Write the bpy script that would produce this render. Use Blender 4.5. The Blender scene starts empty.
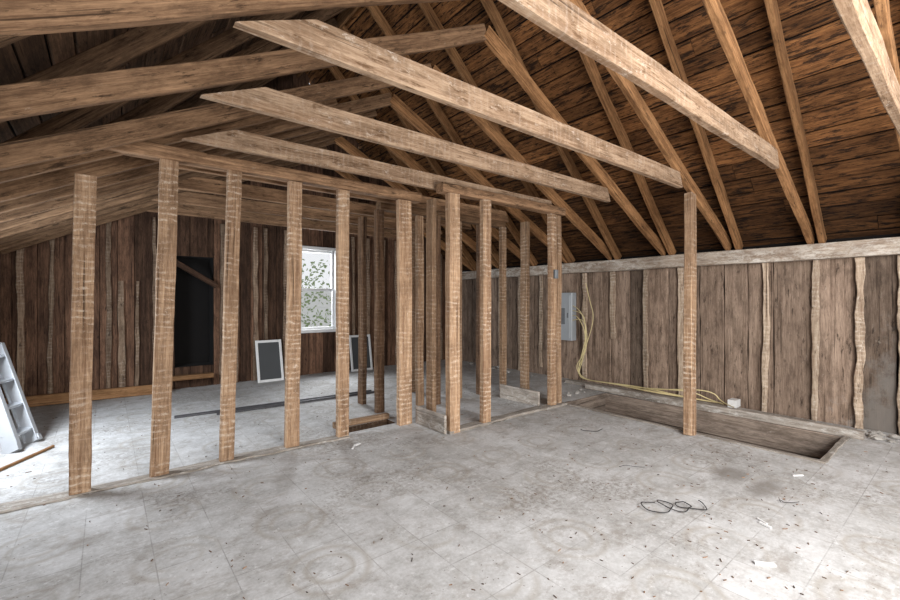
import bpy, math, random, bmesh
from mathutils import Vector
H=1.4
R=random.Random(7)
S=bpy.context.scene
try:
    S.view_settings.view_transform='Standard'
except Exception: pass
C=S.collection

# ---------------- materials ----------------
def newmat(name):
    m=bpy.data.materials.new(name); m.use_nodes=True
    nt=m.node_tree; b=nt.nodes['Principled BSDF']
    return m,nt,b
def N(nt,t,**k):
    n=nt.nodes.new(t)
    for a,v in k.items():
        setattr(n,a,v)
    return n
def ramp(nt,src,stops):
    r=N(nt,'ShaderNodeValToRGB'); e=r.color_ramp.elements
    while len(e)<len(stops): e.new(.5)
    for i,(p,c) in enumerate(stops):
        e[i].position=p; e[i].color=(c[0],c[1],c[2],1) if hasattr(c,'__len__') else (c,c,c,1)
    nt.links.new(src,r.inputs[0]); return r.outputs[0]
def noise(nt,vec,scale,detail=4,rough=.6,dist=0):
    n=N(nt,'ShaderNodeTexNoise'); n.inputs['Scale'].default_value=scale
    n.inputs['Detail'].default_value=detail; n.inputs['Roughness'].default_value=rough
    n.inputs['Distortion'].default_value=dist
    nt.links.new(vec,n.inputs['Vector']); return n.outputs['Fac']
def mapping(nt,vec,sc):
    n=N(nt,'ShaderNodeVectorMath',operation='MULTIPLY'); n.inputs[1].default_value=sc
    nt.links.new(vec,n.inputs[0]); return n.outputs[0]
def math_(nt,op,a,b=None):
    n=N(nt,'ShaderNodeMath',operation=op)
    for i,v in enumerate((a,b)):
        if v is None: continue
        if isinstance(v,(int,float)): n.inputs[i].default_value=v
        else: nt.links.new(v,n.inputs[i])
    return n.outputs[0]
def mix(nt,fac,a,b,bt='MIX'):
    n=N(nt,'ShaderNodeMix',data_type='RGBA',blend_type=bt)
    if isinstance(fac,(int,float)): n.inputs[0].default_value=fac
    else: nt.links.new(fac,n.inputs[0])
    for i,v in ((6,a),(7,b)):
        if isinstance(v,tuple): n.inputs[i].default_value=(v[0],v[1],v[2],1)
        else: nt.links.new(v,n.inputs[i])
    return n.outputs[2]

def wood(name,dark,light,plaster=(.6,.57,.53),pl=.0,band=0.0,stain=0.0,staincol=(.02,.013,.01),grain=26,bump=.5,sx=4.5,sy=22,blotch=.7,patch=False):
    m,nt,b=newmat(name)
    at=N(nt,'ShaderNodeAttribute',attribute_name='gco'); g=at.outputs['Vector']
    ti=N(nt,'ShaderNodeAttribute',attribute_name='tint').outputs['Fac']
    gr=noise(nt,mapping(nt,g,(.9,grain*1.3,grain*1.3)),1.0,6,.7,.12)
    fine=noise(nt,mapping(nt,g,(9,130,130)),1.0,3,.7)
    f=math_(nt,'ADD',math_(nt,'MULTIPLY',gr,.62),math_(nt,'MULTIPLY',fine,.38))
    col=ramp(nt,f,[(.38,dark),(.5,tuple((dark[i]+light[i])/2 for i in range(3))),(.61,light)])
    lg=noise(nt,mapping(nt,g,(3,9,9)),1.0,8,.78)
    col=mix(nt,ramp(nt,lg,[(.46,0),(.64,blotch)]),col,tuple(c*.6 for c in dark))
    ck=noise(nt,mapping(nt,g,(.8,46,46)),1.0,2,.5)
    col=mix(nt,ramp(nt,ck,[(.29,.85),(.35,0)]),col,tuple(c*.3 for c in dark))
    if stain>0:
        sn=noise(nt,mapping(nt,g,(sx,sy,sy)),1.0,7,.75,.2)
        col=mix(nt,ramp(nt,sn,[(.64-.2*stain,0),(.72-.2*stain,.92)]),col,staincol)
    if band>0:
        sp=N(nt,'ShaderNodeSeparateXYZ'); nt.links.new(g,sp.inputs[0])
        wob=noise(nt,mapping(nt,g,(6,2.5,2.5)),1.0,4,.6)
        ph=math_(nt,'FRACT',math_(nt,'ADD',math_(nt,'MULTIPLY',sp.outputs[0],1/.052),math_(nt,'MULTIPLY',wob,2.4)))
        bm=ramp(nt,ph,[(0,0),(.10,1),(.26,1),(.42,0)])
        bn=noise(nt,mapping(nt,g,(26,26,26)),1.0,6,.8)
        patch_=noise(nt,mapping(nt,g,(2.5,2.5,2.5)),1.0,2)
        pm=ramp(nt,patch_,[(.40,.12),(.60,1)])
        bm=math_(nt,'MULTIPLY',math_(nt,'MULTIPLY',math_(nt,'MULTIPLY',bm,pm),ramp(nt,bn,[(.45,0),(.58,1)])),band)
        col=mix(nt,bm,col,plaster)
        dl=ramp(nt,ph,[(.55,0),(.64,1),(.74,0)])
        col=mix(nt,math_(nt,'MULTIPLY',math_(nt,'MULTIPLY',math_(nt,'MULTIPLY',dl,pm),ramp(nt,bn,[(.46,1),(.58,0)])),min(1,band)),col,tuple(c*.45 for c in dark))
    if pl>0:
        pn=noise(nt,mapping(nt,g,(9,20,20)),1.0,9,.84,.1)
        pn2=noise(nt,mapping(nt,g,(1.5,4,4)),1.0,3)
        pk=math_(nt,'MULTIPLY',ramp(nt,pn,[(.70-.25*pl,0),(.78-.22*pl,.9)]),ramp(nt,pn2,[(.36,.25),(.6,1)]))
        col=mix(nt,pk,col,plaster)
    if patch:   # old plaster still stuck on the knee wall near its front end
        po=N(nt,'ShaderNodeTexCoord').outputs['Object']
        sp2=N(nt,'ShaderNodeSeparateXYZ'); nt.links.new(po,sp2.inputs[0])
        d=math_(nt,'ADD',math_(nt,'MULTIPLY',sp2.outputs[1],.9),math_(nt,'MULTIPLY',sp2.outputs[2],.35))
        d=math_(nt,'ADD',d,math_(nt,'MULTIPLY',noise(nt,po,5,7,.75),1.1))
        d=math_(nt,'MULTIPLY',d,.4)
        col=mix(nt,ramp(nt,d,[(.50,.75),(.60,0)]),col,(.36,.335,.31))
    tn=N(nt,'ShaderNodeCombineXYZ')
    for i in range(3): nt.links.new(ti,tn.inputs[i])
    col=mix(nt,1.0,col,tn.outputs[0],'MULTIPLY')
    nt.links.new(col,b.inputs['Base Color'])
    b.inputs['Roughness'].default_value=.85
    b.inputs['Specular IOR Level'].default_value=.2
    bp=N(nt,'ShaderNodeBump'); bp.inputs['Strength'].default_value=bump; bp.inputs['Distance'].default_value=.006
    nt.links.new(f,bp.inputs['Height']); nt.links.new(bp.outputs[0],b.inputs['Normal'])
    return m
def plain(name,col,rough=.6,metal=0,var=.25,scale=12):
    m,nt,b=newmat(name)
    tc=N(nt,'ShaderNodeTexCoord').outputs['Object']
    n=noise(nt,tc,scale,4)
    c=ramp(nt,n,[(.3,tuple(x*(1-var) for x in col)),(.7,col)])
    nt.links.new(c,b.inputs['Base Color']); b.inputs['Roughness'].default_value=rough; b.inputs['Metallic'].default_value=metal
    return m

M_stud=wood('stud_wood',(.20,.115,.067),(.49,.335,.215),plaster=(.68,.59,.49),band=.62,pl=.46,blotch=.6)
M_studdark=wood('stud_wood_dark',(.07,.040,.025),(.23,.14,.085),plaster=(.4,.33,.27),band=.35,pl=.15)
M_raft=wood('rafter_wood',(.16,.074,.031),(.46,.25,.115),pl=.2,plaster=(.56,.45,.34),stain=.28,staincol=(.06,.03,.016))
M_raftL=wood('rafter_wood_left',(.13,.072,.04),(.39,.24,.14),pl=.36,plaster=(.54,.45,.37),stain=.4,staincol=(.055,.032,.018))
M_tie=wood('tie_wood',(.22,.132,.078),(.49,.355,.245),pl=.54,band=.2,plaster=(.66,.585,.51),stain=.45,staincol=(.13,.072,.038))
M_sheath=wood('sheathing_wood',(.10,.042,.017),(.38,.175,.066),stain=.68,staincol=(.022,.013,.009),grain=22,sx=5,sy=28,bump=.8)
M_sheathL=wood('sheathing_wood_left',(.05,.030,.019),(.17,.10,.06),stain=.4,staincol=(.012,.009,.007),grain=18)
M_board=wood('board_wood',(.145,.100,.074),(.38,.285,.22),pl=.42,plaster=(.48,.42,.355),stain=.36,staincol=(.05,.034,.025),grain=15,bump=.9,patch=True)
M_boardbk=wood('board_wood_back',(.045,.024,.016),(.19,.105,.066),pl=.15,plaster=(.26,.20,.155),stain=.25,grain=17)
M_batt=wood('batten_wood',(.26,.18,.125),(.60,.49,.38),pl=.58,band=.45,plaster=(.74,.67,.58),stain=.3,staincol=(.08,.05,.03))
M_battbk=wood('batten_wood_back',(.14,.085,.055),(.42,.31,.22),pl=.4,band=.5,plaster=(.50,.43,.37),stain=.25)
M_plate=wood('plate_wood',(.26,.19,.14),(.52,.45,.38),pl=.95,plaster=(.70,.67,.62),stain=.2,staincol=(.2,.11,.05),bump=.8)
M_orange=wood('orange_wood',(.25,.12,.05),(.52,.30,.15),pl=.1)
M_well=wood('stairwell_wood',(.13,.10,.08),(.34,.28,.235),pl=.4,plaster=(.44,.40,.36))
M_curb=wood('curb_wood',(.22,.19,.16),(.45,.41,.37),pl=.75,plaster=(.60,.59,.57))
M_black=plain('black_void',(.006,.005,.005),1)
M_white=plain('white_paint',(.78,.79,.80),.4,var=.08)
M_screen=plain('dark_screen',(.06,.065,.07),.7,var=.1,scale=3)
M_grey=plain('panel_grey',(.44,.48,.52),.4,.1,var=.1,scale=4)
M_greyd=plain('panel_grey_dark',(.2,.22,.24),.4,.2)
M_yel=plain('yellow_cable',(.78,.67,.36),.5,var=.1)
M_wire=plain('black_wire',(.02,.02,.022),.5)
M_rub=plain('plaster_rubble',(.50,.48,.45),.95,var=.5,scale=20)
M_leaf=plain('leaf_green',(.34,.44,.22),.7,var=.5,scale=3)
M_siding=plain('neighbour_siding',(.66,.66,.64),.7,var=.05,scale=2)
M_metal=plain('dull_metal',(.10,.10,.11),.45,.6)
M_alu=plain('aluminium',(.62,.65,.69),.42,.45,var=.12,scale=6)

def floor_mat():
    m,nt,b=newmat('worn_floor')
    tc=N(nt,'ShaderNodeTexCoord').outputs['Object']
    n1=noise(nt,tc,1.1,6,.7); n2=noise(nt,tc,6,9,.75); n3=noise(nt,tc,45,4,.75)
    f=math_(nt,'ADD',math_(nt,'ADD',math_(nt,'MULTIPLY',n1,.4),math_(nt,'MULTIPLY',n2,.4)),math_(nt,'MULTIPLY',n3,.2))
    col=ramp(nt,f,[(.38,(.29,.285,.28)),(.45,(.43,.43,.43)),(.52,(.545,.55,.56)),(.60,(.66,.67,.69))])
    br=N(nt,'ShaderNodeTexBrick'); br.offset=0; br.inputs['Scale'].default_value=1
    br.inputs['Brick Width'].default_value=.305; br.inputs['Row Height'].default_value=.305
    br.inputs['Mortar Size'].default_value=.003; br.inputs['Color1'].default_value=(1,1,1,1); br.inputs['Color2'].default_value=(.88,.88,.87,1)
    br.inputs['Mortar'].default_value=(.58,.57,.56,1)
    wv=N(nt,'ShaderNodeVectorMath',operation='ADD'); nt.links.new(tc,wv.inputs[0]); wv.inputs[1].default_value=(.1,.07,0)
    nt.links.new(wv.outputs[0],br.inputs['Vector'])
    msk=ramp(nt,noise(nt,tc,2.2,5,.7),[(.42,.15),(.58,.9)])
    col=mix(nt,msk,col,mix(nt,1.0,col,br.outputs['Color'],'MULTIPLY'))
    sc=mapping(nt,tc,(1/.61,1/.61,0))
    fr=N(nt,'ShaderNodeVectorMath',operation='FRACTION'); nt.links.new(sc,fr.inputs[0])
    sb=N(nt,'ShaderNodeVectorMath',operation='SUBTRACT'); nt.links.new(fr.outputs[0],sb.inputs[0]); sb.inputs[1].default_value=(.5,.5,0)
    ln=N(nt,'ShaderNodeVectorMath',operation='LENGTH'); nt.links.new(sb.outputs[0],ln.inputs[0])
    d=math_(nt,'ADD',ln.outputs['Value'],math_(nt,'MULTIPLY',n2,.10))
    ring=ramp(nt,d,[(.20,0),(.25,1),(.28,.1),(.33,0),(.38,.9),(.43,0)])
    rm=math_(nt,'MULTIPLY',ring,ramp(nt,noise(nt,tc,1.5,6,.7),[(.42,.08),(.54,.65)]))
    col=mix(nt,rm,col,(.35,.32,.28))
    sp=noise(nt,tc,14,9,.82)
    col=mix(nt,ramp(nt,sp,[(.55,0),(.64,.7)]),col,(.72,.73,.75))
    dk=noise(nt,mapping(nt,tc,(1,1.6,1)),3.0,9,.8)
    col=mix(nt,ramp(nt,dk,[(.52,0),(.63,.65)]),col,(.28,.255,.23))
    dk2=noise(nt,tc,.8,5,.7); dk3=noise(nt,tc,30,5,.8)
    gm=math_(nt,'MULTIPLY',ramp(nt,dk2,[(.48,0),(.60,1)]),ramp(nt,dk3,[(.47,0),(.57,.75)]))
    col=mix(nt,gm,col,(.24,.22,.20))
    for (cx,cy,rx,ry) in ((2.80*H,.90*H,.24,.17),(2.72*H,.72*H,.30,.12)):
        q=N(nt,'ShaderNodeVectorMath',operation='SUBTRACT'); nt.links.new(tc,q.inputs[0]); q.inputs[1].default_value=(cx,cy,0)
        q2=N(nt,'ShaderNodeVectorMath',operation='LENGTH'); nt.links.new(mapping(nt,q.outputs[0],(1/rx,1/ry,0)),q2.inputs[0])
        e=math_(nt,'ADD',q2.outputs['Value'],math_(nt,'MULTIPLY',noise(nt,tc,9,8,.8),1.2))
        e=math_(nt,'MULTIPLY',e,.4)
        col=mix(nt,ramp(nt,e,[(.40,.7),(.64,0)]),col,(.20,.185,.17))
    vo=N(nt,'ShaderNodeTexVoronoi'); vo.inputs['Scale'].default_value=26; nt.links.new(tc,vo.inputs['Vector'])
    vm=math_(nt,'MULTIPLY',ramp(nt,vo.outputs['Distance'],[(.08,.8),(.13,0)]),ramp(nt,noise(nt,tc,3.5,3),[(.45,0),(.55,1)]))
    col=mix(nt,vm,col,(.13,.11,.09))
    nt.links.new(col,b.inputs['Base Color']); b.inputs['Roughness'].default_value=.7
    b.inputs['Specular IOR Level'].default_value=.25
    bp=N(nt,'ShaderNodeBump'); bp.inputs['Strength'].default_value=.4; bp.inputs['Distance'].default_value=.006
    nt.links.new(f,bp.inputs['Height']); nt.links.new(bp.outputs[0],b.inputs['Normal'])
    return m
M_floor=floor_mat()

# ---------------- geometry helpers ----------------
class Acc:
    def __init__(s): s.v=[];s.f=[];s.g=[];s.t=[]
def beam(acc,a,b,w,d,up=(0,0,1),tint=None,wob=.003,edge=0.0,step=.12,ch=.006,cut=(0,0)):
    """cut: how far (m/H) the +up edge is pulled in at start / end (angled ends)"""
    a=Vector(a)*H; b=Vector(b)*H; w*=H; d*=H
    t=(b-a); L=t.length; t.normalize(); up=Vector(up)
    s=t.cross(up).normalized(); u=s.cross(t).normalized()
    n=max(1,int(L/step)); base=len(acc.v)
    off=Vector((R.uniform(0,50),R.uniform(0,50),R.uniform(0,50)))
    if tint is None: tint=R.uniform(.75,1.15)
    c=min(ch,w*.2,d*.2)
    ph=[R.uniform(0,6.28) for _ in range(6)]; fr=[R.uniform(3,9) for _ in range(6)]
    for i in range(n+1):
        x=L*i/n
        e1=edge*(math.sin(fr[0]*x+ph[0])+.6*math.sin(2.7*fr[1]*x+ph[1])+R.uniform(-.5,.5))
        e2=edge*(math.sin(fr[2]*x+ph[2])+.6*math.sin(2.7*fr[3]*x+ph[3])+R.uniform(-.5,.5))
        ws=wob*math.sin(fr[4]*.4*x+ph[4]); wu=wob*math.sin(fr[5]*.4*x+ph[5])
        l=-w/2+e1; r=w/2+e2; lo=-d/2; hi=d/2
        k0=max(0,1-i/(n*.25)); k1=max(0,1-(n-i)/(n*.25))
        for (ps,pu) in ((l+c,lo),(r-c,lo),(r,lo+c),(r,hi-c),(r-c,hi),(l+c,hi),(l,hi-c),(l,lo+c)):
            q=(pu-lo)/d; xx=x+q*(cut[0]*H*k0-cut[1]*H*k1)
            acc.v.append(a+t*xx+s*(ps+ws)+u*(pu+wu)); acc.g.append(Vector((xx,ps,pu))+off); acc.t.append(tint)
    for i in range(n):
        for k in range(8):
            p=base+i*8; k2=(k+1)%8
            acc.f.append((p+k,p+k2,p+8+k2,p+8+k))
    acc.f.append(tuple(base+k for k in range(7,-1,-1)))
    acc.f.append(tuple(base+n*8+k for k in range(8)))
def box(acc,x0,x1,y0,y1,z0,z1,tint=None):
    dx,dy,dz=x1-x0,y1-y0,z1-z0
    m=max(dx,dy,dz)
    if m==dx: beam(acc,(x0,(y0+y1)/2,(z0+z1)/2),(x1,(y0+y1)/2,(z0+z1)/2),dy,dz,(0,0,1),tint,0)
    elif m==dy: beam(acc,((x0+x1)/2,y0,(z0+z1)/2),((x0+x1)/2,y1,(z0+z1)/2),dx,dz,(0,0,1),tint,0)
    else: beam(acc,((x0+x1)/2,(y0+y1)/2,z0),((x0+x1)/2,(y0+y1)/2,z1),dx,dy,(0,1,0),tint,0)
def make(name,acc,mat,parent=None):
    me=bpy.data.meshes.new(name); me.from_pydata([tuple(v) for v in acc.v],[],acc.f)
    bm=bmesh.new(); bm.from_mesh(me); bmesh.ops.recalc_face_normals(bm,faces=bm.faces); bm.to_mesh(me); bm.free()
    me.attributes.new('gco','FLOAT_VECTOR','POINT'); me.attributes.new('tint','FLOAT','POINT')
    fl=[]
    for g in acc.g: fl.extend((g[0],g[1],g[2]))
    me.attributes['gco'].data.foreach_set('vector',fl)
    me.attributes['tint'].data.foreach_set('value',[float(t) for t in acc.t])
    me.materials.append(mat); me.update()
    o=bpy.data.objects.new(name,me); C.objects.link(o)
    if parent: o.parent=parent
    return o
def one(name,mat,*a,parent=None,**k):
    acc=Acc(); beam(acc,*a,**k); return make(name,acc,mat,parent)
def empty(name):
    o=bpy.data.objects.new(name,None); C.objects.link(o); return o
def quad(acc,pts,tint=1):
    b=len(acc.v)
    for p in pts:
        acc.v.append(Vector(p)*H); acc.g.append(Vector(p)*H); acc.t.append(tint)
    acc.f.append(tuple(range(b,b+len(pts))))

# ---------------- dimensions ----------------
XR=4.56; XL=-.74; YB=5.65; YF=-1.6; XM=1.97; ZP=1.46
HX0,HX1,HY0,HY1=3.45,4.2,.63,2.55
def rects_minus(R0,holes):
    out=[R0]
    for h in holes:
        nx=[]
        for (a,b,c,d) in out:
            x0,x1,y0,y1=max(a,h[0]),min(b,h[1]),max(c,h[2]),min(d,h[3])
            if x0>=x1 or y0>=y1: nx.append((a,b,c,d)); continue
            if a<x0: nx.append((a,x0,c,d))
            if x1<b: nx.append((x1,b,c,d))
            if c<y0: nx.append((x0,x1,c,y0))
            if y1<d: nx.append((x0,x1,y1,d))
        out=nx
    return out
sm=(1.40,1.84,2.99,3.13)
acc=Acc()
for (a,b,c,d) in rects_minus((XL-.1,XR+.1,YF,YB+.1),[(HX0,HX1,HY0,HY1),sm]):
    quad(acc,[(a,c,0),(b,c,0),(b,d,0),(a,d,0)])
make('floor',acc,M_floor)
st=empty('stairwell')
a1=Acc()
for k in range(4):
    z1=-k*.2+.0; z0=z1-.197
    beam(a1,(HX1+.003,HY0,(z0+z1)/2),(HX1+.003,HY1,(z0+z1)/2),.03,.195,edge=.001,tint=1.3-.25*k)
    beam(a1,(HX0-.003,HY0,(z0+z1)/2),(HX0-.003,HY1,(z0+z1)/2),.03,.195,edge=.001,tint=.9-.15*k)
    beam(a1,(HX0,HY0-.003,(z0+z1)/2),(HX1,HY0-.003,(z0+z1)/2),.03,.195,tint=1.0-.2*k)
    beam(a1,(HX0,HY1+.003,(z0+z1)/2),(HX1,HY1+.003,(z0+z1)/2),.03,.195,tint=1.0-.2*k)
make('well_sides',a1,M_well,st)
a1=Acc()
for k in range(5):
    y0=HY0+.25+k*.33
    box(a1,HX0+.02,HX1-.02,y0,y0+.32,-.75+k*.10,-.72+k*.10)
    box(a1,HX0+.02,HX1-.02,y0,y0+.02,-.84+k*.10,-.75+k*.10)
make('stair_treads',a1,M_well,st)
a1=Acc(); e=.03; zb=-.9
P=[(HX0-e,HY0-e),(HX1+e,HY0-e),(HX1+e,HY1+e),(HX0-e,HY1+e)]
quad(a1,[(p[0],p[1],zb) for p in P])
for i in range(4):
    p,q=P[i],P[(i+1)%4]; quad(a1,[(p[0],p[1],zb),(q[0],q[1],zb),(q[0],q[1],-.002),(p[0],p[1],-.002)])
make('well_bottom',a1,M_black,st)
a1=Acc()
beam(a1,(HX0-.015,HY0-.03,.004),(HX0-.015,HY1+.05,.004),.035,.014,edge=.004)
beam(a1,(HX0,HY0-.015,.004),(HX1+.1,HY0-.015,.004),.035,.014,edge=.004)
make('trim_1',a1,M_curb)
a1=Acc()
beam(a1,(HX1+.025,HY0-.1,.03),(HX1+.025,HY1+.25,.03),.05,.06,edge=.003,tint=1.15)
beam(a1,(HX1+.16,HY0+.2,.02),(HX1+.16,HY1+.6,.02),.10,.04,edge=.003)
make('trim_2',a1,M_curb)
a1=Acc()
quad(a1,[(sm[0],sm[2],-.12),(sm[1],sm[2],-.12),(sm[1],sm[3],-.12),(sm[0],sm[3],-.12)],.4)
quad(a1,[(sm[0],sm[3],-.12),(sm[1],sm[3],-.12),(sm[1],sm[3],0),(sm[0],sm[3],0)],.6)
quad(a1,[(sm[0],sm[2],-.12),(sm[0],sm[3],-.12),(sm[0],sm[3],0),(sm[0],sm[2],0)],.6)
quad(a1,[(sm[1],sm[2],-.12),(sm[1],sm[3],-.12),(sm[1],sm[3],0),(sm[1],sm[2],0)],.6)
quad(a1,[(sm[0],sm[2],-.12),(sm[1],sm[2],-.12),(sm[1],sm[2],0),(sm[0],sm[2],0)],.6)
make('floor_gap_recess',a1,M_studdark)
one('loose_floor_board',M_stud,(1.38,3.16,.022),(1.86,3.15,.022),.05,.044,tint=.75)

# ---------------- walls ----------------
def roofz(x): return ZP+.06+(min(x-XL,XR-x))*.98
acc=Acc(); y=YF
while y<YB:
    w=R.uniform(.12,.30)
    beam(acc,(XR+.03+R.uniform(0,.016),y+w/2,-.02),(XR+.03+R.uniform(0,.012),y+w/2,1.42),w-.006,.025,(1,0,0),edge=.0035,tint=R.choice([R.uniform(.5,.8),R.uniform(.85,1.05),R.uniform(1.05,1.3)]),wob=.001)
    y+=w
make('wall_right',acc,M_board)
a1=Acc(); quad(a1,[(XR+.06,YF,-.05),(XR+.06,YB+.1,-.05),(XR+.06,YB+.1,1.6),(XR+.06,YF,1.6)]); make('wall_right_backing',a1,M_black)
acc=Acc()
def ywall(u):
    k=(u-450)/428; return (XR*.7793-k*.6266*XR)/(.6266+k*.7793)
for u,w,z0,z1 in [(478,.05,0,1.33),(500,.05,0,1.33),(520,.06,0,1.33),(541,.05,.1,1.33),(585,.06,.05,1.33),(613,.06,.55,1.33),(646,.05,0,1.33),(681,.055,0,1.33),
                  (765,.045,.0,1.33),(815,.045,0,1.33),(859,.05,0,1.33),(905,.06,0,1.33),(960,.06,0,1.33)]:
    y=ywall(u); beam(acc,(XR-.003,y,z0+.003),(XR-.003,y+R.uniform(-.01,.01),z1),w,.025,(1,0,0),edge=.007,wob=.004,step=.06,tint=R.uniform(.9,1.2))
make('wall_right_battens',acc,M_batt)
acc=Acc(); beam(acc,(XR-.03,YF,1.395),(XR-.03,YB-.03,1.395),.09,.125,edge=.004,tint=1.0); 
make('knee_wall_plate',acc,M_plate)
acc=Acc(); y=YF
while y<YB:
    w=R.uniform(.16,.26)
    yc=y+w/2
    if 3.1<yc<4.3:  # out-of-view opening added so the left fill lamp reaches the back room
        beam(acc,(XL-.03,yc,-.02),(XL-.03,yc,.45),w+.012,.025,(1,0,0)); beam(acc,(XL-.03,yc,1.25),(XL-.03,yc,1.55),w+.012,.025,(1,0,0))
    else: beam(acc,(XL-.03,yc,-.02),(XL-.03,yc,1.55),w+.012,.025,(1,0,0))
    y+=w
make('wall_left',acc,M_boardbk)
WX0,WX1,WZ0,WZ1=1.99,2.49,.60,1.68
DX0,DX1,DZ0,DZ1=.60,.99,.24,1.50
acc=Acc(); x=XL-.08; bk=Acc()
cuts=[DX0,DX1,WX0,WX1,XR]
while x<XR:
    w=R.uniform(.11,.21); x2=x+w
    for c in cuts:
        if x<c-1e-6 and x2>c-.05: x2=c; break
    xc=(x+x2)/2; w=x2-x; zr=max(1.5,roofz(xc)+.1)
    segs=[(-.02,zr)]
    if DX0<=xc<=DX1: segs=[(-.02,DZ0),(DZ1,zr)]
    if WX0<=xc<=WX1: segs=[(-.02,WZ0),(WZ1,zr)]
    ti=R.choice([R.uniform(.5,.8),R.uniform(.9,1.5)])
    for z0,z1 in segs:
        beam(acc,(xc,YB+.03+R.uniform(0,.012),z0),(xc,YB+.03,z1),w-.003,.022,(0,1,0),edge=.0015,tint=ti,wob=.0)
        quad(bk,[(x,YB+.07,z0),(x2,YB+.07,z0),(x2,YB+.07,z1),(x,YB+.07,z1)])
    x=x2
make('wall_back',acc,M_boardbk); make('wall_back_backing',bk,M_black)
acc=Acc()
for x in (-.62,-.42,-.20,.02,.13,.26,.42,.54,1.08,1.22,1.45,1.58,1.80,2.60,2.78,3.0,3.25,3.5,3.8,4.1,4.35):
    beam(acc,(x,YB+.005,0.005),(x+R.uniform(-.02,.02),YB+.005,R.choice([1.9,1.9,1.2])),R.uniform(.03,.06),.03,(0,1,0),edge=.006,wob=.004,tint=R.uniform(.6,1.3))
make('wall_back_battens',acc,M_battbk)
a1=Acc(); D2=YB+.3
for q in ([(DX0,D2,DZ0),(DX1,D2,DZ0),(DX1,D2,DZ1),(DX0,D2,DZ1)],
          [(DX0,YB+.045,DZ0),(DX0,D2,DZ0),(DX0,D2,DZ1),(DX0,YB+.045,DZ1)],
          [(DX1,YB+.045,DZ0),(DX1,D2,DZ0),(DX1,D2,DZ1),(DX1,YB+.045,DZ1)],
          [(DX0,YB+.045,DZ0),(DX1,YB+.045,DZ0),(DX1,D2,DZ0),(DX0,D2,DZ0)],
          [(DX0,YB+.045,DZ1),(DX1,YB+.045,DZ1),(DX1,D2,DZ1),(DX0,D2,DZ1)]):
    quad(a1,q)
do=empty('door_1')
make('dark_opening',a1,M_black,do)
one('brace_board',M_boardbk,(DX0-.04,YB-.03,1.45),(DX1+.02,YB-.03,1.16),.03,.06,(0,0,1),tint=.6,parent=do)
one('sill_block',M_orange,(DX0-.05,YB-.10,.14),(DX0+.36,YB-.10,.14),.10,.05,tint=.6,parent=do)
wn=empty('window_1')
a1=Acc()
def fr(a,x0,x1,z0,z1,y,t,d):
    box(a,x0,x0+t,y-d/2,y+d/2,z0,z1,1); box(a,x1-t,x1,y-d/2,y+d/2,z0,z1,1)
    box(a,x0+t,x1-t,y-d/2,y+d/2,z0,z0+t,1); box(a,x0+t,x1-t,y-d/2,y+d/2,z1-t,z1,1)
fr(a1,WX0-.04,WX1+.04,WZ0-.04,WZ1+.04,YB-.0,.045,.05)
fr(a1,WX0,WX1,WZ0,(WZ0+WZ1)/2+.02,YB+.03,.035,.03)
fr(a1,WX0,WX1,(WZ0+WZ1)/2-.02,WZ1,YB+.06,.035,.03)
make('window_frame',a1,M_white,wn)
mg=bpy.data.materials.new('window_glass'); mg.use_nodes=True; nt=mg.node_tree; nt.nodes.clear()
o=N(nt,'ShaderNodeOutputMaterial'); tr=N(nt,'ShaderNodeBsdfTransparent'); gl=N(nt,'ShaderNodeBsdfGlossy'); gl.inputs['Roughness'].default_value=.05
mx=N(nt,'ShaderNodeMixShader'); mx.inputs[0].default_value=.05
nt.links.new(tr.outputs[0],mx.inputs[1]); nt.links.new(gl.outputs[0],mx.inputs[2]); nt.links.new(mx.outputs[0],o.inputs[0])
a1=Acc(); quad(a1,[(WX0+.03,YB+.045,WZ0+.03),(WX1-.03,YB+.045,WZ0+.03),(WX1-.03,YB+.045,WZ1-.03),(WX0+.03,YB+.045,WZ1-.03)]); make('window_pane',a1,mg,wn)
tree=empty('tree')
a1=Acc()
for i in range(1300):
    th=R.uniform(0,6.28); rr=R.random()**.5
    c=Vector((3.15+1.1*rr*math.cos(th),8.0+.7*rr*math.sin(th),R.uniform(-.6,1.75)))
    s=R.uniform(.03,.055); u=Vector((R.uniform(-1,1),R.uniform(-1,1),R.uniform(-1,1))).normalized(); v=u.orthogonal().normalized()
    quad(a1,[c+u*s,c+v*s*.6,c-u*s,c-v*s*.6])
make('foliage',a1,M_leaf,tree)
one('trunk',M_stud,(3.75,8.0,-2),(3.6,8.0,1.6),.05,.05,(0,1,0),parent=tree,tint=.5)
a1=Acc()
for k in range(30):
    z=-2+k*.11
    beam(a1,(3.5,10.5,z),(9,10.5,z),.02,.108,(0,-.12,1),wob=0,step=6,tint=1)
make('neighbour_house_siding',a1,M_siding)
one('baseboard_back',M_orange,(XL,YB-.12,.06),(.55,YB-.12,.05),.04,.10,edge=.003,tint=.85)

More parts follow.
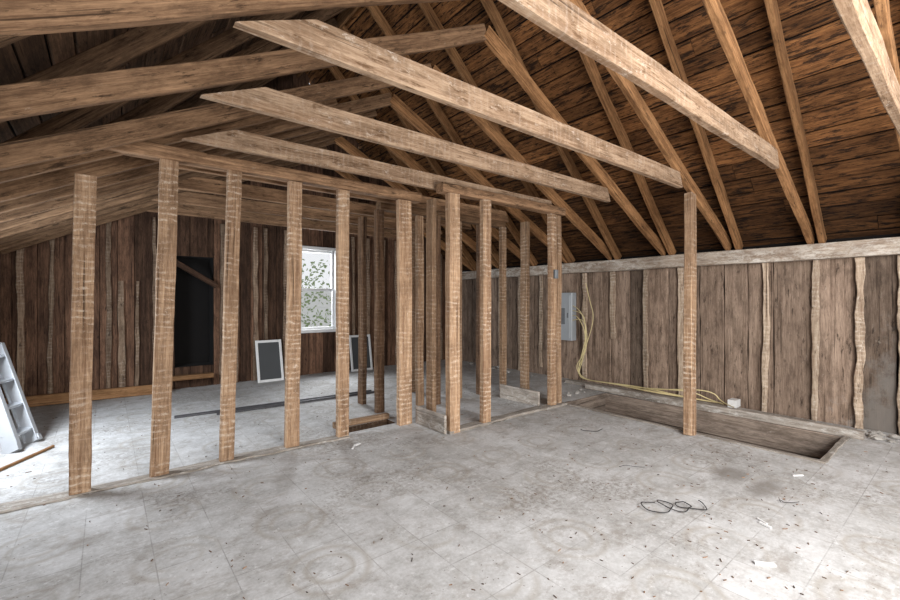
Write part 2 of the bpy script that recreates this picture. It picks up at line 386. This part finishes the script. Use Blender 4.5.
# ---------------- roof ----------------
def sheath(name,side,mat):
    acc=Acc(); L=(XM-XL)*1.4142
    e=Vector((XR+.02,0,ZP-.02)) if side>0 else Vector((XL-.02,0,ZP-.02))
    dr=Vector((-side,0,1)).normalized(); nr=Vector((side,0,1)).normalized()
    p=-.05
    while p<L+.05:
        w=R.uniform(.11,.16)
        c=e+dr*(p+w/2)+nr*(.075+R.uniform(0,.010))
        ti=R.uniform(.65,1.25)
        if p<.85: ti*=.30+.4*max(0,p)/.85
        y=YF
        while y<YB+.1:
            y2=min(YB+.1,y+R.uniform(1.2,3.2))
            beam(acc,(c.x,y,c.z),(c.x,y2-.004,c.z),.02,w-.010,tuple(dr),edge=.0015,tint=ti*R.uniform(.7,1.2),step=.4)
            y=y2
        p+=w
    c=e+nr*.10
    d2=e+dr*(L+.1)+nr*.10
    make(name,acc,mat)
    a=Acc(); quad(a,[(c.x,YF,c.z),(c.x,YB+.1,c.z),(d2.x,YB+.1,d2.z),(d2.x,YF,d2.z)]); make(name+'_roofing',a,M_black)
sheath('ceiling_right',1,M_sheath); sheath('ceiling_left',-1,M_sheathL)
ys=[-.9,-.3,.29,.885,1.484,2.08,2.68,3.28,3.88,4.46,5.04]
for y in ys:
    dy=R.uniform(-.01,.01)
    one('low_rafter',M_raft,(XR-.02,y,1.50),(XM,y,2.79),.04,.10,edge=.002,wob=.004,tint=R.uniform(.9,1.15))
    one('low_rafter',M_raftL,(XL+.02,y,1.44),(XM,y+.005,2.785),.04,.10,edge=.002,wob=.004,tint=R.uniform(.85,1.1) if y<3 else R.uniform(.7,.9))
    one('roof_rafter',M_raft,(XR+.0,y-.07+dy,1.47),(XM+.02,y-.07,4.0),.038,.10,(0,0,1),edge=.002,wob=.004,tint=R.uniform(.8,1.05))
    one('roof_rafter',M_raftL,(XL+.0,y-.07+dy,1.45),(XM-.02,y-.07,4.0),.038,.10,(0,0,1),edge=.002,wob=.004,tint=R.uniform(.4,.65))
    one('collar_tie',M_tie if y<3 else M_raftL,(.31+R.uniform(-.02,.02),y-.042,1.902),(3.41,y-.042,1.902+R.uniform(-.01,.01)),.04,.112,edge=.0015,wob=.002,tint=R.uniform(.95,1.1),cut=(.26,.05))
one('low_rafter',M_raftL,(XL+.02,2.965,1.45),(1.3,2.965,2.47),.04,.09,edge=.002,tint=.9)
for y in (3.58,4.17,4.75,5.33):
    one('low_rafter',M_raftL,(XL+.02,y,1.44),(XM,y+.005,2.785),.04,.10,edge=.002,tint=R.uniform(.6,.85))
one('ridge_board',M_raft,(XM,YF,4.0),(XM,YB,4.0),.03,.14)

# ---------------- stud walls ----------------
one('top_plate',M_raftL,(-.02,2.93,1.84),(2.02,2.93,1.84),.09,.075,edge=.002,tint=1.15)
one('top_plate',M_raftL,(1.93,2.52,1.835),(3.40,2.52,1.835),.085,.07,edge=.002,tint=1.15)
def stud(x,y,z=1.80,w=.09,d=.05,mat=None,lean=(0,0),tint=None,name='framing_stud',z0=.0):
    one(name,mat or M_stud,(x,y,z0),(x+lean[0],y+lean[1],z),w,d,(0,1,0),edge=.0015,wob=.003,tint=tint or R.uniform(.9,1.12),step=.06)
stud(-.104,2.92,1.645,.088,lean=(.02,0))
stud(.235,2.93,lean=(.05,0)); stud(.578,2.93,lean=(.05,0),w=.078); stud(.982,2.93,lean=(.02,0),w=.088); stud(1.343,2.93,lean=(.01,0),w=.085)
stud(1.88,2.92,w=.12,lean=(-.01,0),tint=1.25) 
stud(2.045,2.51,w=.10,d=.06,tint=1.25); stud(2.376,2.50,w=.085,tint=1.2); stud(3.25,2.52,w=.08,d=.05,tint=1.15); stud(3.36,2.56,w=.06,d=.09)
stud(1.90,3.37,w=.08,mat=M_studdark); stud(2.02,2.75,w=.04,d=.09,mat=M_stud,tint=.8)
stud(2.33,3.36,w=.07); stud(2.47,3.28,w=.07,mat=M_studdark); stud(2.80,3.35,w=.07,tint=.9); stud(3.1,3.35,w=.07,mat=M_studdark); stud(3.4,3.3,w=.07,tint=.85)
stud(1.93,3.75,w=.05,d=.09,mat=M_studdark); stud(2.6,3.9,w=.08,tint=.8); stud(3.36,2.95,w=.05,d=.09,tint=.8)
one('top_plate',M_raftL,(1.88,3.35,1.835),(3.45,3.35,1.835),.085,.07,tint=.7)
one('support_post',M_stud,(3.375,1.36,0),(3.66,1.47,1.85),.09,.06,(0,1,0),edge=.002,wob=.003,tint=1.0)
acc=Acc(); beam(acc,(XL,2.93,.006),(1.38,2.93,.006),.10,.012,edge=.012,tint=1.05,step=.05); make('sole_plate_remains',acc,M_curb)
one('baseboard_closet',M_curb,(1.965,2.50,.07),(1.965,2.88,.07),.02,.14,edge=.002,tint=1.1)
one('baseboard_closet',M_curb,(3.16,2.60,.07),(3.16,3.1,.07),.02,.14,edge=.002,tint=1.2)
acc=Acc(); beam(acc,(1.99,2.52,.012),(3.42,2.52,.012),.09,.024,edge=.008,tint=.9,step=.05); make('sole_plate',acc,M_curb)
a1=Acc()
beam(a1,(.45,4.27,.012),(2.25,4.17,.012),.025,.022,wob=0); beam(a1,(.75,4.16,.012),(2.3,4.10,.012),.02,.02,wob=0)
make('floor_rail_strips',a1,M_metal)
one('loose_stick',M_orange,(-.62,3.35,.012),(-.28,3.95,.012),.016,.016,wob=.004,tint=.7)

def sash(name,x0,x1,y,h,lean):
    e=empty(name); a=Acc(); t=.03
    def p(x,z): return (x,y+lean*z/h,z)
    for (q,r) in ((p(x0,0),p(x0,h)),(p(x1,0),p(x1,h))):
        beam(a,q,r,t,.02,(0,1,0),wob=0,tint=1)
    for z in (t/2,h-t/2):
        beam(a,p(x0,z),p(x1,z),.02,t,(0,0,1),wob=0,tint=1)
    make('frame',a,M_white,e)
    a=Acc(); quad(a,[p(x0,.01),p(x1,.01),p(x1,h-.01),p(x0,h-.01)]); make('mesh_screen',a,M_screen,e)
sash('window_screen',1.44,1.72,5.46,.50,.13)
sash('window_screen',2.68,2.98,5.50,.50,.09)
# folded aluminium ladder leaning against the eave wall
sh=empty('aluminium_ladder'); a=Acc()
b0=Vector((-.39,4.19,0)); b1=Vector((-.48,3.96,0)); top=Vector((-.235,.43,.66))
def sp(s,t): return b0.lerp(b1,s)+top*t
nrm=(b1-b0).cross(top).normalized(); side=(b1-b0).normalized()
for s in (.05,.95):   # C-channel rails: web and two flanges
    sg=1 if s<.5 else -1
    beam(a,tuple(sp(s,.02)),tuple(sp(s,1)),.010,.085,tuple(nrm),wob=0,tint=1,ch=.001)
    for k in (-1,1):
        beam(a,tuple(sp(s,.02)+nrm*.04*k+side*.014*sg),tuple(sp(s,1)+nrm*.04*k+side*.014*sg),.03,.006,tuple(nrm),wob=0,tint=1,ch=.001)
    beam(a,tuple(sp(s,0.0)),tuple(sp(s,.05)),.03,.095,tuple(nrm),wob=0,tint=.4,ch=.001)
for k in range(4):
    t_=.14+k*.25
    beam(a,tuple(sp(.05,t_)),tuple(sp(.95,t_)),.016,.07,tuple(nrm+Vector((0,0,.5))),wob=0,tint=1,ch=.001)
make('rails_and_rungs',a,M_alu,sh)

# ---------------- electrics ----------------
pn=empty('electrical_panel'); a=Acc(); box(a,XR-.10,XR-.004,3.16,3.40,.50,1.09,1); make('cabinet',a,M_grey,pn)
a=Acc(); box(a,XR-.112,XR-.10,3.18,3.38,.53,1.06,1); make('door_panel',a,M_grey,pn)
a=Acc(); box(a,XR-.118,XR-.112,3.20,3.22,.78,.84,1); box(a,XR-.116,XR-.112,3.25,3.34,.70,.90,1); make('latch',a,M_greyd,pn)
def cable(name,paths,mat,r):
    cu=bpy.data.curves.new(name,'CURVE'); cu.dimensions='3D'; cu.bevel_depth=r; cu.bevel_resolution=2
    for pts in paths:
        s=cu.splines.new('NURBS'); s.points.add(len(pts)-1)
        for i,p in enumerate(pts): s.points[i].co=(p[0]*H,p[1]*H,p[2]*H,1)
        s.use_endpoint_u=True; s.order_u=3
    cu.materials.append(mat); o=bpy.data.objects.new(name,cu); C.objects.link(o); return o
paths=[]
for k in range(4):
    j=lambda a=.05: R.uniform(-a,a)
    paths.append([(4.48,3.16,.75+k*.06),(4.44,3.02+j(),.80+k*.03),(4.42,2.9+j(),.62+j()),(4.43,2.98+j(),.35+j()),(4.42,3.05+j(),.15+j()),(4.40,2.95,.06),(4.36+j(.03),2.6,.075),(4.34+j(.04),2.2,.065+.01*k),(4.36+j(.03),1.8,.055),(4.40,1.5,.055)])
paths.append([(4.44,2.95,1.2),(4.44,2.9,1.0),(4.42,2.82,.8),(4.43,2.92,.5),(4.42,3.0,.3)])
paths.append([(4.40,2.4,.06),(4.28,2.0,.12),(4.30,1.7,.14),(4.42,1.6,.06),(4.30,1.45,.07)])
paths.append([(4.40,2.2,.06),(4.30,1.8,.15),(4.36,1.55,.16),(4.40,1.5,.06),(4.24,1.35,.07)])
cable('yellow_cable',paths,M_yel,.0065)
a=Acc(); box(a,4.34,4.44,1.36,1.43,.043,.11,1); make('junction_box',a,M_white)
a=Acc(); box(a,3.23,3.27,2.46,2.49,1.20,1.28,1); make('switch_box',a,M_greyd)
def coil(cx,cy,rad,n,elong):
    pts=[]; 
    for i in range(n):
        t=i*.8; pts.append((cx+elong*i/n-elong/2+rad*math.cos(t)*R.uniform(.4,1.3),cy-elong*.6*i/n+rad*math.sin(t)*R.uniform(.4,1.3),.006+R.uniform(0,.012)))
    return pts
cable('black_wire',[coil(2.14,1.0,.06,26,.26)],M_wire,.0034)
cable('black_wire',[coil(2.87,1.91,.035,9,.16)],M_wire,.003)
cable('black_wire',[coil(2.45,1.35,.02,5,.2)],M_wire,.002)
cable('black_wire',[coil(2.62,.62,.03,6,.1)],M_wire,.002)
a=Acc()
for (x,y,l,w,an) in ((1.938,.514,.07,.018,-.9),(2.273,.602,.05,.010,1.2),(2.30,.62,.05,.008,1.0),(3.06,.656,.06,.010,-.6),(1.35,2.70,.05,.02,.4),(1.30,2.66,.04,.012,.9)):
    dx,dy=math.cos(an)*l/2,math.sin(an)*l/2
    beam(a,(x-dx,y-dy,.005),(x+dx,y+dy,.005),w,.008,wob=0,tint=1)
make('plaster_chips',a,M_white)
a=Acc()
for i in range(760):
    x=R.uniform(-.6,4.2); y=R.uniform(.3,5.3)
    if i>580: x=R.gauss(2.2,.9); y=R.gauss(.9,.45)
    if HX0-.06<x<HX1+.1 and HY0-.06<y<HY1+.1: continue
    if x>4.3 or y<.1: continue
    an=R.uniform(0,3.14); l=R.uniform(.004,.016); w=R.uniform(.0015,.004)
    if i%9==0: l*=1.8; w*=.6
    dx,dy=math.cos(an)*l/2,math.sin(an)*l/2
    beam(a,(x-dx,y-dy,.002),(x+dx,y+dy,.002),w,.003,wob=0,tint=R.uniform(.4,2.0))
make('floor_debris',a,M_studdark)
bm=bmesh.new()
for i in range(90):
    if i<55: x=R.uniform(4.28,4.5); y=R.uniform(.1,.6)
    elif i<75: x=R.uniform(3.5,4.4); y=R.uniform(2.66,2.8)
    else: x=R.uniform(4.3,4.5); y=R.uniform(2.9,5.2)
    s=R.uniform(.01,.035)
    r=bmesh.ops.create_icosphere(bm,subdivisions=1,radius=s*H)
    for v in r['verts']:
        v.co=Vector((v.co.x*R.uniform(.7,1.4),v.co.y*R.uniform(.7,1.4),v.co.z*.6))+Vector((x*H,y*H,s*.45*H))
me=bpy.data.meshes.new('plaster_rubble'); bm.to_mesh(me); bm.free(); me.materials.append(M_rub)
C.objects.link(bpy.data.objects.new('plaster_rubble',me))

# ---------------- light ----------------
def area(name,loc,tgt,sx,sy,e,col=(1,1,1)):
    l=bpy.data.lights.new(name,'AREA'); l.shape='RECTANGLE'; l.size=sx; l.size_y=sy; l.energy=e; l.color=col
    o=bpy.data.objects.new(name,l); C.objects.link(o); o.location=Vector(loc)*H
    o.rotation_euler=(Vector(tgt)-Vector(loc)).to_track_quat('-Z','Y').to_euler(); return o
area('rear_fill_light',(1.1,-1.55,2.1),(2.5,3.2,1.25),3.0,1.8,420,(1,.985,.965))  # added fill lamp behind the camera; no window is modelled there
area('ceiling_bounce_light',(1.2,-1.0,.6),(3.4,2.0,2.4),2.0,1.2,140,(1,.94,.87))
area('left_fill_light',(XL-.12,3.7,1.0),(2,3.9,.0),1.2,.7,95,(.88,.94,1))  # added fill lamp outside the left wall, brightens the back room
area('back_window_light',(2.24,YB+.5,1.5),(1.8,3,.0),.8,1.4,130,(.95,.98,1))
w=bpy.data.worlds.new('World'); S.world=w; w.use_nodes=True
w.node_tree.nodes['Background'].inputs[0].default_value=(.95,.97,1,1); w.node_tree.nodes['Background'].inputs[1].default_value=.95

cam=bpy.data.cameras.new('camera'); co=bpy.data.objects.new('camera',cam); C.objects.link(co)
co.location=(0,0,H); co.rotation_euler=(math.pi/2,0,-math.atan2(.6266,.7793)); cam.lens=17.12; cam.sensor_width=36; cam.clip_start=.01
S.camera=co
